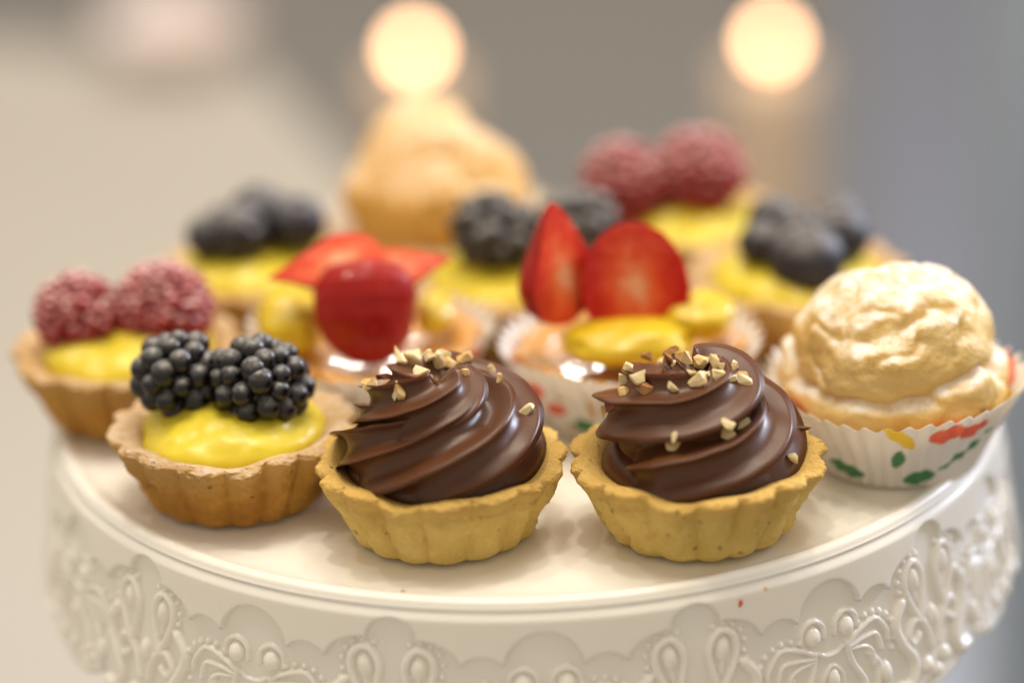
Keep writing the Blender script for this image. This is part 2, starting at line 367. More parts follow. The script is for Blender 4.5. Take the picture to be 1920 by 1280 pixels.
vb = np.stack([(rad[-1]-.12)*np.cos(th), (rad[-1]-.12)*np.sin(th), zz[-1]], -1)
vt = np.stack([9.85+0*th, th, zz[0]], -1); vt = np.stack([9.85*np.cos(th), 9.85*np.sin(th), zz[0]], -1)
n1 = len(v1); j = np.arange(nc); j2 = (j+1) % nc; last = (NRr-1)*nc
fb = np.stack([last+j, n1+j, n1+j2, last+j2], -1); fi = np.stack([n1+j, n1+nc+j, n1+nc+j2, n1+j2], -1); ft = np.stack([n1+nc+j, j, j2, n1+nc+j2], -1)
link('skirt', np.vstack([v1, vb, vt]), np.vstack([f1, fb, fi, ft]), M['porcelain'], stand)

# ------------------------------------------------------------------ pastry cases
def shell(parent, m, R=2.42, seed=1, hgt=1.52, rb=1.74, lump=1.0, fl=16):
    pts = catmull([(.001, .02), (rb-.25, .02), (rb-.06, .05), (rb+.06, .16), (1.98, .62), (2.22, 1.05), (R-.12, hgt-.28), (R-.01, hgt-.12), (R, hgt-.03), (R-.07, hgt+.02), (R-.20, hgt+.03),
                   (R-.40, hgt-.03), (R-.55, hgt-.12), (R-.70, hgt-.25), (1.3, 1.15), (.8, 1.1), (.001, 1.1)], 7)
    pts[:, 0] = np.maximum(pts[:, 0], .001); K = len(pts)
    ph = seed*1.7
    rng = np.random.RandomState(seed); jit = rng.randn(fl)*.25
    def mod(r, z, t):
        lobe = np.abs(np.cos((t*fl+.5*np.sin(t*3+ph)+.35*np.sin(t*5+ph*2))/2))        # rounded outward flutes, sharp valleys
        k = np.arange(K)[:, None]/K; outer = sm((.62-k)/.10)*sm((r-1.2)/.4)
        amp = .085+.05*sm((z-.2)/1.1)
        r2 = r+outer*amp*(lobe**.8-.62)*1.5
        z2 = z+(.045*np.sin(t*5+ph)+.03*np.sin(t*9+2*ph))*sm((z-.9)/.5)
        return r2, z2
    v, f = lathe(pts, 420, mod)
    d1 = fbm(v, 1.5, seed, 3)*.075*lump; d2 = fbm(v, 6, seed+5, 4)*.034*lump
    rr_ = np.hypot(v[:, 0], v[:, 1])[:, None]+1e-6; out = v[:, :2]/rr_
    d2 = d2+fbm(v, 15, seed+9, 2)*.016*lump
    w = sm((v[:, 2]-.05)/.2); up_ = sm((v[:, 2]-hgt+.35)/.25)
    v[:, :2] += out*((d1+d2)*w)[:, None]; v[:, 2] += (d1*.5+d2*.55)*up_
    return link('pastry_case', v, f[:, ::-1], m, parent)

def filling(parent, m, name='custard', top=1.72, R=1.95, z=1.2, off=(0, 0), seed=0, fac=1.0, pit=None):
    n_, k_ = 120, 36; q = np.linspace(0, 1, k_)
    pr = np.stack([R*np.sin(q*np.pi/2)**1.0, z+(top-z)*np.cos(q*np.pi/2)**.8], -1); pr[:, 0] = np.maximum(pr[:, 0], .001)
    pr = np.vstack([pr, [(R*.9, z-.3)]])
    v, f = lathe(pr, n_); d = fbm(v, .75, seed+11, 2)*.22*fac+fbm(v, 2.2, seed+3, 2)*.05*fac
    w = 1-sm((np.hypot(v[:, 0], v[:, 1])-R*.6)/(R*.5))*.75
    v[:, 2] += d*w; v[:, 0] *= 1+d*.35; v[:, 1] *= 1+d*.35
    v[:, 0] += off[0]; v[:, 1] += off[1]
    return link(name, v, f[:, ::-1], m, parent)

def place(px, row, z=1.5): p = at(px, row, z); return (p[0], p[1], 0.0)

# ------------------------------------------------------------------ piped chocolate
def swirl(parent, ph=0.0, start=-2.4, turns=2.05, twist=1.0, seed=0, tilt=(0, 0), lobes=8, s0=.97, topz=2.9, endr=.12, shift=(0, 0)):
    ns, nt_ = 700, 216
    t = np.linspace(0, 1, ns); ang = start+turns*2*np.pi*t
    rho = 1.12*(1-t**1.9)+.06
    zc = 1.60+(topz-1.60)*t**1.05
    sr = (s0*(1-t)**.30*.55+s0*.45*(1-t)**.5); sr = np.interp(t, [0, .04, .5, .8, .93, 1], [s0*.55, s0*1.0, s0*.98, s0*.84, s0*.62, .10])
    ca_, sa_ = math.cos(-parent.rotation_euler.z), math.sin(-parent.rotation_euler.z)
    mx, my = shift[0]+tilt[0]*t, shift[1]+tilt[1]*t
    c = np.stack([rho*np.cos(ang)+mx*ca_-my*sa_, rho*np.sin(ang)+mx*sa_+my*ca_, zc], -1)
    T = np.gradient(c, axis=0); T /= np.linalg.norm(T, axis=1)[:, None]
    rad_ = np.stack([np.cos(ang), np.sin(ang), 0*ang], -1); rad_ -= (rad_*T).sum(1)[:, None]*T; rad_ /= np.linalg.norm(rad_, axis=1)[:, None]
    B = np.cross(T, rad_)
    ph_ = np.linspace(0, 2*np.pi, nt_, endpoint=False)
    s_len = np.r_[0, np.cumsum(np.linalg.norm(np.diff(c, axis=0), axis=1))]
    rot = ph+twist*s_len+.22*np.sin(s_len*1.1+seed)
    x0 = ph_[None]*lobes/2+0*rot[:, None]
    a = ph_[None]+rot[:, None]
    x = x0+.17*np.sin(2*x0)
    crest = 1-np.abs(np.sin(x))**.58
    prof_ = .72+.37*crest
    a = a+.13*crest**2
    lob = np.floor(x0/np.pi+.5); prof_ += crest*.05*np.sin(lob*2.4+s_len[:, None]*.9+seed)
    # fine drag ripples beside the crests
    rr2 = sr[:, None]*prof_
    ca, sa = np.cos(a)[..., None], np.sin(a)[..., None]
    v = c[:, None]+rr2[..., None]*(ca*rad_[:, None]+sa*B[:, None]*.92)
    v = v.reshape(-1, 3); d = fbm(v[::1], .9, seed+2, 2)*.05; v[:, 2] += d; v[:, 0] += d*.7
    lim = 1.02; v[:, 2] = np.where(v[:, 2] < lim, lim+(v[:, 2]-lim)*.15, v[:, 2])
    f = grid_faces(ns, nt_, flip=True)
    k = len(v); v = np.vstack([v, c[:1], c[-1:]]); jj = np.arange(nt_); j2 = (jj+1) % nt_
    cap = np.vstack([np.stack([jj, j2, k+0*jj, k+0*jj], -1)[:, :3], np.stack([(ns-1)*nt_+j2, (ns-1)*nt_+jj, k+1+0*jj], -1)])
    faces = [tuple(q) for q in f]+[tuple(q) for q in cap]
    return link('chocolate_swirl', v, faces, M['chocolate'], parent)

t1 = thing('chocolate_tart', place(826, 858), 'chocolate swirl tart beside the front blackberry tart, one pale nut sliver on its right flank', 'tart', 'chocolate cream tarts', rz=.1)
t2 = thing('chocolate_tart', place(1307, 852), 'chocolate swirl tart in front of the paper-cupped cream puff, heavily strewn with nuts', 'tart', 'chocolate cream tarts', rz=1.3)
shell(t1, M['pastry_pale'], 2.40, 1); shell(t2, M['pastry_pale'], 2.42, 4)
sw1 = swirl(t1, ph=.3, start=1.9, turns=1.85, twist=-.66, seed=1, tilt=(-.15, 0), topz=2.95, s0=1.0, shift=(.10, 0))
for tt_ in (t1, t2): filling(tt_, M['chocolate'], 'chocolate_cream', top=2.1, R=1.86, z=1.25, seed=3, fac=.2)
sw2 = swirl(t2, ph=1.4, start=2.6, turns=1.8, twist=-.56, seed=5, tilt=(.10, .05), topz=3.05, s0=1.02, shift=(-.14, .05))

# ------------------------------------------------------------------ chopped nuts
bpy.context.view_layer.update()
def tree_of(o):
    mw = o.matrix_world; me = o.data
    return BVHTree.FromPolygons([mw @ v.co for v in me.vertices], [tuple(p.vertices) for p in me.polygons])
trees1 = [tree_of(o) for o in t1.children]; trees2 = [tree_of(o) for o in t2.children]
def hit(trees, px, py):
    o, d = ray(px, py); o = o*U; best = None
    for t in trees:
        h = t.ray_cast(o, d)
        if h[0] is not None and (best is None or h[3] < best[3]): best = h
    return best
import bmesh
def nut(px, py, w, h, ang, m, label, trees, group, seed, lift=.0, depth=None):
    rng = random.Random(seed); hh = hit(trees, px, py); yy = py
    while hh is None and yy < py+60: yy += 4; hh = hit(trees, px, yy)
    if hh is None: print('nut missed', px, py); return
    p, nrm = hh[0], hh[1]
    if nrm.dot(ray(px, py)[1]) > 0: nrm = -nrm
    s = (p/U-Vector(cpos)).dot(Vector(fw))/FPX          # cm per pixel there
    a, b, c = w*s/2, h*s/2, min(w, h)*s*.42
    rt_, up_v, fw_ = Vector(rt), Vector(up), Vector(fw)
    ca, sa = math.cos(math.radians(ang)), math.sin(math.radians(ang))
    ex = rt_*ca+up_v*sa; ey = up_v*ca-rt_*sa; ez = -fw_
    bm = bmesh.new()
    for k in range(rng.choice((12, 14, 16))):
        q = Vector((rng.gauss(0, 1), rng.gauss(0, 1), rng.gauss(0, 1))).normalized()
        q = Vector([math.copysign(abs(x)**.6, x) for x in q])*rng.uniform(.8, 1.12)
        bm.verts.new((ex*q.x*a+ey*q.y*b+ez*q.z*c)*U)
    bmesh.ops.convex_hull(bm, input=bm.verts[:])
    loose = [v_ for v_ in bm.verts if not v_.link_faces]; bmesh.ops.delete(bm, geom=loose, context='VERTS')
    bmesh.ops.subdivide_edges(bm, edges=bm.edges[:], cuts=2, use_grid_fill=True)
    for v_ in bm.verts: v_.co += Vector(noise.noise_vector(v_.co*700+Vector((seed, 0, 0))))*.00018
    bmesh.ops.recalc_face_normals(bm, faces=bm.faces[:])
    me = bpy.data.meshes.new('nut_piece'); bm.to_mesh(me); bm.free(); me.materials.append(M[m])
    for pp in me.polygons: pp.use_smooth = False
    o = bpy.data.objects.new('nut_piece', me); col.objects.link(o)
    o.location = p+nrm*(c*.40+lift)*U+(up_v*min(yy-py, 12)*s*U)
    bv = o.modifiers.new('bevel', 'BEVEL'); bv.width = .00014; bv.segments = 2; bv.limit_method = 'ANGLE'; bv.angle_limit = .5
    tag(o, label, 'nut', group); return o
G1 = 'chopped nuts on the chocolate tart beside the blackberries'; G2 = 'chopped nuts on the chocolate tart before the cream puff'
def c1(x, y): return 560+x/2.783, 620+y/2.783
def c2(x, y): return 1040+x/2.783, 620+y/2.783
nuts1 = [(370, 230, 36, 27, 25, 'nut_gold', 'toasted golden nut piece at the left brink of the sparser nut pile'),
 (452, 188, 40, 16, 8, 'nut_dark', 'thin dark brown nut skin flake on the left of the sparser nut pile'),
 (522, 128, 22, 44, 15, 'nut_pale', 'blurred upright nut piece at the back of the sparser nut pile'),
 (594, 170, 36, 44, 10, 'nut_pale', 'pale wedge-shaped nut, tallest piece of the sparser nut pile'),
 (648, 228, 33, 38, -12, 'nut_white', 'whitest chunky nut block just below the sparser nut pile'),
 (497, 322, 18, 36, -16, 'nut_pale', 'narrow cream nut half of the pair low on the left chocolate fold'),
 (534, 306, 22, 40, 6, 'nut_gold', 'wider toasted nut half of the pair low on the left chocolate fold'),
 (665, 135, 26, 24, 40, 'nut_pale', 'small pale nut tucked behind the whitest nut block'),
 (708, 165, 36, 34, 30, 'nut_white', 'pale flat nut in the middle of the sparser nut pile'),
 (752, 125, 34, 20, -10, 'nut_white', 'blurred pale nut along the back of the sparser nut pile'),
 (788, 182, 36, 24, -32, 'nut_gold', 'amber bent nut piece under the long golden sliver'),
 (860, 148, 48, 19, 18, 'nut_gold', 'long golden nut sliver at the right end of the sparser nut pile'),
 (852, 222, 32, 17, -6, 'nut_gold', 'small flat amber nut lying below the long golden sliver'),
 (1012, 205, 16, 22, 30, 'nut_pale', 'tiny blurred nut speck behind the top chocolate fold'),
 (1052, 248, 14, 22, 0, 'nut_gold', 'tiny blurred toasted speck right behind the top chocolate fold'),
 (1180, 425, 42, 17, 38, 'nut_white', 'lone white nut sliver standing on the right flank of the swirl')]
nuts2 = [(476, 140, 26, 22, 10, 'nut_brown', 'reddish brown nut chip at the upper left of the dense nut pile'),
 (600, 100, 34, 18, 10, 'nut_brown', 'blurred brown nut at the very top of the dense nut pile'),
 (586, 142, 14, 30, 35, 'nut_brown', 'narrow brown nut strip leaning below the topmost nut'),
 (556, 176, 26, 18, 10, 'nut_pale', 'squat pale nut behind the left chocolate lip'),
 (622, 180, 20, 22, 0, 'nut_white', 'small pointed white nut triangle near the top of the dense pile'),
 (676, 155, 32, 34, 20, 'nut_gold', 'toasted nut with a brown top edge beside the white triangle'),
 (770, 168, 34, 30, -15, 'nut_gold', 'chunky orange-browned nut in the centre of the dense pile top'),
 (842, 160, 20, 34, 20, 'nut_pale', 'upright pale nut right of the chunky browned one'),
 (872, 195, 18, 18, 0, 'nut_pale', 'little nut pressed against the foot of the upright pale nut'),
 (862, 240, 32, 22, -10, 'nut_pale', 'flat pale nut below the upright pale nut'),
 (378, 205, 22, 32, -20, 'nut_pale', 'blurred tall nut at the far left rear of the dense pile'),
 (362, 262, 22, 26, 10, 'nut_pale', 'blurred pale nut low at the left rear of the dense pile'),
 (444, 232, 38, 32, 30, 'nut_white', 'large white sloping nut wedge left of the chocolate lip'),
 (476, 305, 34, 28, -20, 'nut_brown', 'knobbly olive-brown nut below the large white wedge'),
 (368, 324, 24, 22, 10, 'nut_gold', 'small golden nut beside the dark skinned chunk'),
 (298, 385, 34, 24, 20, 'nut_dark', 'dark chestnut-skinned chunk at the left edge of the dense pile'),
 (272, 430, 15, 34, 10, 'nut_gold', 'pale inner edge of nut under the dark skinned chunk'),
 (710, 206, 26, 16, 5, 'nut_white', 'bright white nut just above the biggest cream nut'),
 (732, 262, 40, 34, 5, 'nut_pale', 'biggest squarish cream nut lying on the broad chocolate band'),
 (622, 300, 36, 18, -38, 'nut_white', 'curved pale nut hanging below the chocolate lip'),
 (796, 240, 14, 16, 0, 'nut_pale', 'crumb of nut touching the right of the biggest cream nut'),
 (946, 192, 22, 24, -20, 'nut_white', 'leaning pale nut near the right end of the dense pile'),
 (980, 233, 28, 14, 8, 'nut_pale', 'thin pale nut beneath the leaning one'),
 (918, 250, 24, 16, 10, 'nut_white', 'low white nut left of the long right-hand one'),
 (986, 268, 40, 22, -28, 'nut_white', 'long white nut at the right end of the dense pile'),
 (908, 492, 30, 20, -32, 'nut_pale', 'pale nut on the left of the trio down the right swirl'),
 (982, 494, 30, 22, 25, 'nut_pale', 'yellowish nut on the right of the trio down the right swirl'),
 (894, 538, 36, 22, -28, 'nut_gold', 'browned nut at the bottom of the trio down the right swirl'),
 (610, 606, 36, 24, -8, 'nut_gold', 'lone tan nut low on the front of the swirl'),
 (624, 562, 13, 26, -8, 'nut_pale', 'narrow spur of nut standing on the lone tan nut'),
 (1236, 668, 27, 20, -5, 'nut_pale', 'pale nut fallen beside the pastry rim at the right')]
for k, (x, y, w, h, a, mm, lb) in enumerate(nuts1): px, py = c1(x, y); nut(px, py, w, h, a, mm, lb, trees1, G1, 10+k)
for k, (x, y, w, h, a, mm, lb) in enumerate(nuts2): px, py = c2(x, y); nut(px, py, w, h, a, mm, lb, trees2, G2, 70+k)

# ------------------------------------------------------------------ fruit
def sphere_pts(n):
    k = np.arange(n)+.5; ph = np.arccos(1-2*k/n); th_ = np.pi*(1+5**.5)*k
    return np.stack([np.cos(th_)*np.sin(ph), np.sin(th_)*np.sin(ph), np.cos(ph)], -1)
def uvs(nr, nc):
    a = np.linspace(.001, np.pi-.001, nr); b = np.linspace(0, 2*np.pi, nc, endpoint=False); A, B_ = np.meshgrid(a, b, indexing='ij')
    return np.stack([np.sin(A)*np.cos(B_), np.sin(A)*np.sin(B_), np.cos(A)], -1).reshape(-1, 3), grid_faces(nr, nc)
def drupes(name, loc, rad3, nd, dr, m, label, cat, group, seed, rot=(0, 0, 0), res=(12, 18), shape='ball', dimple=.0):
    rng = np.random.RandomState(seed); sv, sf = uvs(*res); vs, fs = [], []; off = 0
    core, cf = uvs(20, 28); vs.append(core*np.array(rad3)*.86); fs.append(cf); off = len(core)
    for p in sphere_pts(nd):
        q = p+rng.randn(3)*.05; q /= np.linalg.norm(q); c = q*np.array(rad3)
        if shape == 'cone': c[:2] *= 1.0-.22*max(0, q[2])
        r = dr*rng.uniform(.80, 1.16); s = sv*r*np.array([1, 1, 1.0]); proj_ = (s@q)
        s = s+np.outer(proj_, q)*.12
        if dimple: s -= np.outer(np.exp(-((np.linalg.norm(sv-q, axis=1))/.25)**2)*dimple*r, q)
        vs.append(s+c); fs.append(sf+off); off += len(sv)
    o = link(name, np.vstack(vs), np.vstack(fs)[:, ::-1], m, None, loc=loc); o.rotation_euler = rot
    return tag(o, label, cat, group)
def fruit_at(px, py, tart, dy, z):
    """centre of a fruit that stands at depth dy (cm) in front of/behind its tart centre: height from the pixel"""
    Y = tart[1]+dy; d = fw+rt*(px-960)/FPX-up*(py-640)/FPX; p = cpos+d*(Y-cpos[1])/d[1]; return p

def tart(px, row, m, label, seed, group=None, R=2.40, **kw):
    p = place(px, row); t = thing('fruit_tart', p, label, 'tart', group, rz=seed*.7)
    shell(t, m, R, seed); return t, p

# front blackberry tart
GT = 'custard tarts with sugared fruit'
tb1, pb = tart(436, 795, M['pastry_dusted'], 'custard tart with two large sharp blackberries in the front row', 7, GT)
filling(tb1, M['custard'], top=2.0, R=1.85, seed=3, z=1.3, fac=.9)
GB = 'blackberries on the front custard tart'
drupes('blackberry', fruit_at(487, 716, pb, -.15, 0), (.82, .74, .72), 46, .255, M['blackberry'], 'larger sharp blackberry on the right half of the front custard tart', 'blackberry', GB, 2, (.3, .2, 0), dimple=.16)
drupes('blackberry', fruit_at(334, 702, pb, .25, 0), (.70, .68, .68), 38, .255, M['blackberry'], 'smaller rounder blackberry at the left of the front custard tart', 'blackberry', GB, 5, (.1, .5, 1), dimple=.1)

# left raspberry tart
tr1, pr_ = tart(240, 648, M['pastry_mid'], 'custard tart with two sugared raspberries at the left edge of the stand', 8, GT)
filling(tr1, M['custard'], top=2.05, R=1.85, seed=5, z=1.3)
GR = 'sugared raspberries on the left custard tart'
drupes('raspberry', fruit_at(148, 594, pr_, .0, 0), (.84, .80, .88), 150, .135, M['raspberry'], 'leftmost sugared raspberry, its dark red side outwards', 'raspberry', GR, 3, (.1, -.2, 0), (9, 12))
drupes('raspberry', fruit_at(306, 578, pr_, .2, 0), (.98, .90, .90), 165, .142, M['raspberry'], 'larger sugared raspberry on the left tart, next to its leftmost berry', 'raspberry', GR, 4, (.1, .1, 0), (9, 12))

# back-left blueberry tart
tl1, pl_ = tart(490, 498, M['pastry_mid'], 'custard tart with a heap of blurred blueberries behind the left raspberry tart', 9, GT, R=2.35)
filling(tl1, M['custard'], top=2.0, R=1.9, seed=8, z=1.3)
def blueberry(px, py, t, dy, r, label, group, seed):
    sv, sf = uvs(40, 56); v = sv.copy(); v[:, 2] *= .9; a = np.hypot(v[:, 0], v[:, 1]); th_ = np.arctan2(v[:, 1], v[:, 0])
    cr = np.exp(-((a-.30-.04*np.cos(5*th_))/.08)**2)*(v[:, 2] > 0); dip = np.exp(-(a/.24)**2)*(v[:, 2] > 0)
    v[:, 2] += cr*.09-dip*.12; v *= r; p = fruit_at(px, py, t, dy, 0); rng = random.Random(seed)
    o = link('blueberry', v, sf[:, ::-1], M['blueberry'], None, loc=p); o.rotation_euler = (rng.uniform(-.5, .9), rng.uniform(-.6, .6), rng.random()*6)
    return tag(o, label, 'blueberry', group)
GU = 'blueberries on the back left custard tart'
blueberry(394, 444, pl_, -.3, .56, 'small blueberry at the far left of the back left heap', GU, 1)
blueberry(452, 438, pl_, -.55, .66, 'dark front-centre blueberry of the back left heap, facing the camera', GU, 2)
blueberry(485, 398, pl_, .35, .70, 'topmost greyish blueberry of the back left heap', GU, 3)
blueberry(555, 418, pl_, .1, .70, 'rightmost blueberry of the back left heap', GU, 4)
blueberry(420, 425, pl_, .9, .55, 'half hidden blueberry at the rear of the back left heap', GU, 5)

# rear blackberry tart
tk, pk = tart(968, 512, M['pastry_mid'], 'custard tart with two blurred blackberries between the strawberry tarts and the rear puff', 11, GT, R=2.40)
filling(tk, M['custard'], top=1.95, R=1.9, seed=13, z=1.3)
GK = 'blackberries on the rear custard tart'
drupes('blackberry', fruit_at(925, 432, pk, -.1, 0), (.80, .72, .66), 42, .25, M['blackberry_sugared'], 'blurred sugared blackberry lying left on the rear tart below the rear puff', 'blackberry', GK, 12, (.2, .4, 0))
drupes('blackberry', fruit_at(1078, 428, pk, .3, 0), (.80, .70, .66), 42, .25, M['blackberry_sugared'], 'blurred sugared blackberry half hidden behind the upright strawberry wedge', 'blackberry', GK, 13, (.2, -.4, 0))

# rear raspberry tart
ts, ps = tart(1275, 408, M['pastry_mid'], 'custard tart with two blurred raspberries, rearmost tart on the right', 12, GT, R=2.35)
filling(ts, M['custard'], top=1.85, seed=14, z=1.3)
GS = 'raspberries on the rearmost custard tart'
drupes('raspberry', fruit_at(1168, 344, ps, -.1, 0), (.88, .84, .92), 150, .135, M['raspberry'], 'left raspberry of the rearmost tart, with a dark hollow underneath', 'raspberry', GS, 14, (-.1, -.3, 0), (9, 12))
drupes('raspberry', fruit_at(1312, 322, ps, .15, 0), (.98, .90, .90), 165, .142, M['raspberry'], 'right raspberry of the rearmost tart, the highest standing one', 'raspberry', GS, 15, (0, .2, 0), (9, 12))

# right blueberry tart
tq, pq = tart(1494, 512, M['pastry_mid'], 'custard tart with a cluster of blueberries behind the cupped cream puff', 15, GT, R=2.45)
filling(tq, M['custard'], top=1.9, R=1.9, seed=16, z=1.3)
GQ = 'blueberries on the right custard tart'
blueberry(1512, 488, pq, -.9, .86, 'big sugared blueberry at the front of the right cluster', GQ, 11)
blueberry(1428, 456, pq, .0, .55, 'small blueberry at the left of the right cluster', GQ, 12)
blueberry(1502, 440, pq, .2, .66, 'blueberry peeking over the big front one of the right cluster', GQ, 13)
blueberry(1570, 442, pq, .2, .72, 'dark blueberry at the right of the right cluster', GQ, 14)
blueberry(1446, 412, pq, 1.0, .58, 'faint grey blueberry at the rear left of the right cluster', GQ, 15)
blueberry(1570, 408, pq, 1.1, .55, 'faint blueberry at the rear right of the right cluster', GQ, 16)

# ------------------------------------------------------------------ paper cups
WHITE = (.84, .775, .69); RED = (.80, .10, .05); GREEN = (.05, .22, .09); YEL = (.86, .50, .02)
def cup(px, row, z, label, R=2.45, rb=1.75, hgt=1.75, prints=(), seed=0, pleats=40, group='pleated paper cups'):
    p = place(px, row, z); nt_, nr = pleats*10, 44
    th_ = np.linspace(0, 2*np.pi, nt_, endpoint=False); h = np.linspace(0, 1, nr)[:, None]
    tri = 2*np.abs(((th_*pleats/(2*np.pi)) % 1)-.5)*2-1; tri = np.sin(tri*1.4)
    r = rb+(R-rb)*h**1.15+tri[None]*.085*(.35+.65*h)+.05*np.sin(3*th_+seed)[None]*h+.03*np.sin(7*th_+seed*2)[None]*h
    zt = hgt+.07*np.cos(2*th_+seed)+.085*tri
    z_ = h*zt[None]
    vo = np.stack([r*np.cos(th_), r*np.sin(th_), z_+.01], -1).reshape(-1, 3)
    vi = np.stack([(r-.018)*np.cos(th_), (r-.018)*np.sin(th_), z_+.01], -1).reshape(-1, 3)
    fo = grid_faces(nr, nt_); fi_ = grid_faces(nr, nt_, off=len(vo), flip=True)
    j = np.arange(nt_); j2 = (j+1) % nt_; a = (nr-1)*nt_; rim = np.stack([a+j, a+j2, len(vo)+a+j2, len(vo)+a+j], -1)
    cb = 2*len(vo); v = np.vstack([vo, vi, [(0, 0, .015)]]); fbot = [(int(cb), int(x2), int(x1)) for x1, x2 in zip(j, j2)]
    faces = [tuple(q) for q in np.vstack([fo, fi_, rim])]+fbot
    o = link('paper_cup', v, faces, M['paper'], None, loc=p)
    ca = o.data.color_attributes.new('print', 'FLOAT_COLOR', 'POINT'); colr = np.ones((len(v), 4)); colr[:, :3] = WHITE
    A = np.degrees(np.arctan2(v[:, 1], v[:, 0])); Hh = v[:, 2]
    for (a0, h0, da, dh, skew, c) in prints:          # azimuth deg, height cm, half sizes, skew, colour
        d = ((A-a0-skew*(Hh-h0)+180) % 360)-180
        ins = (np.abs(d/da)**1.5+np.abs((Hh-h0)/dh)**1.5) < 1; colr[ins, :3] = c
    ca.data.foreach_set('color', colr.astype(np.float32).ravel())
    return tag(o, label, 'paper cup', group), p
ppr = [(-93, 1.45, 5, .38, -16, YEL), (-70, 1.40, 10, .24, 12, RED), (-55, 1.35, 9, .2, 14, RED), (-94, .80, 4, .26, 4, GREEN), (-80, .26, 11, .20, 14, GREEN), (-52, .75, 5, .40, 40, GREEN), (-128, .35, 13, .20, -24, GREEN),
       (25, 1.35, 16, .40, 0, RED), (2, 1.15, 12, .12, 10, YEL), (100, 1.3, 16, .3, 0, RED), (60, .8, 9, .3, 10, GREEN), (160, 1.2, 8, .4, 8, YEL), (-160, 1.3, 10, .3, -10, RED)]
cup12, p12 = cup(1682, 702, 1.75, 'white paper cup printed with red, yellow and green petals around the right cream puff', 2.62, 1.68, 1.72, ppr, 1)
pp2 = [(-150, 1.05, 8, .35, 20, RED), (-138, .75, 8, .2, 20, RED), (-25, 1.3, 12, .45, 0, RED), (-170, 1.3, 9, .2, 0, RED), (-120, .5, 7, .2, 10, GREEN), (10, .9, 8, .3, 0, GREEN), (60, 1.2, 12, .3, 0, RED)]
cup7, p7 = cup(1182, 636, 1.7, 'white paper cup with a coral red print around the right strawberry tart', 2.72, 1.8, 1.75, pp2, 4)
cup6, p6 = cup(690, 622, 1.7, 'white paper cup around the left strawberry tart, mostly hidden behind the chocolate swirl', 2.62, 1.8, 1.7, pp2[2:], 7)
cup11, p11 = cup(822, 405, 1.7, 'white paper cup around the tall rear cream puff', 2.75, 1.8, 1.75, pp2[2:5], 9)

# ------------------------------------------------------------------ strawberry tarts
GSB = 'glazed strawberry tarts in paper cups'
def sb_tart(p, label, seed):
    t = thing('strawberry_tart', (p[0], p[1], .05), label, 'tart', GSB, rz=seed)
    shell(t, M['apricot'], 2.36, seed+20, lump=.7); return t
ta = sb_tart(p6, 'glazed tart with a red skinned strawberry wedge hanging towards the camera', 1)
tc_ = sb_tart(p7, 'glazed tart with an upright strawberry wedge and a cut strawberry half facing the camera', 2)
filling(ta, M['apricot'], 'glaze', top=1.35, R=1.9, z=1.25, seed=1, fac=.2); filling(tc_, M['apricot'], 'glaze', top=1.35, R=1.9, z=1.25, seed=2, fac=.2)
def blobmesh(name, parent, centre, rad3, m, seed=0, amt=.15, rot=0):
    sv, sf = uvs(40, 60); v = sv*np.array(rad3); d = fbm(sv, 1.2, seed, 2); v *= (1+amt*d)[:, None]
    o = link(name, v, sf[:, ::-1], m, parent); o.location = Vector(centre)*U; o.rotation_euler = (0, 0, rot-(parent.rotation_euler.z if parent else 0)); return o
def local(t, px, py, dy):
    p = fruit_at(px, py, (t.location.x/U, t.location.y/U), dy, 0)
    d = Vector(p)-t.location/U; a = -t.rotation_euler.z; return (d.x*math.cos(a)-d.y*math.sin(a), d.x*math.sin(a)+d.y*math.cos(a), d.z)
blobmesh('custard', tc_, local(tc_, 1180, 640, -.85), (1.35, .9, .46), M['custard_glazed'], 3)
blobmesh('custard', tc_, local(tc_, 1305, 590, -.1), (.80, .8, .45), M['custard_glazed'], 4)
blobmesh('custard', ta, local(ta, 545, 606, -.2), (.72, 1.0, .72), M['custard_glazed'], 5)
blobmesh('custard', ta, local(ta, 815, 585, .3), (.40, .8, .40), M['custard_glazed'], 6)

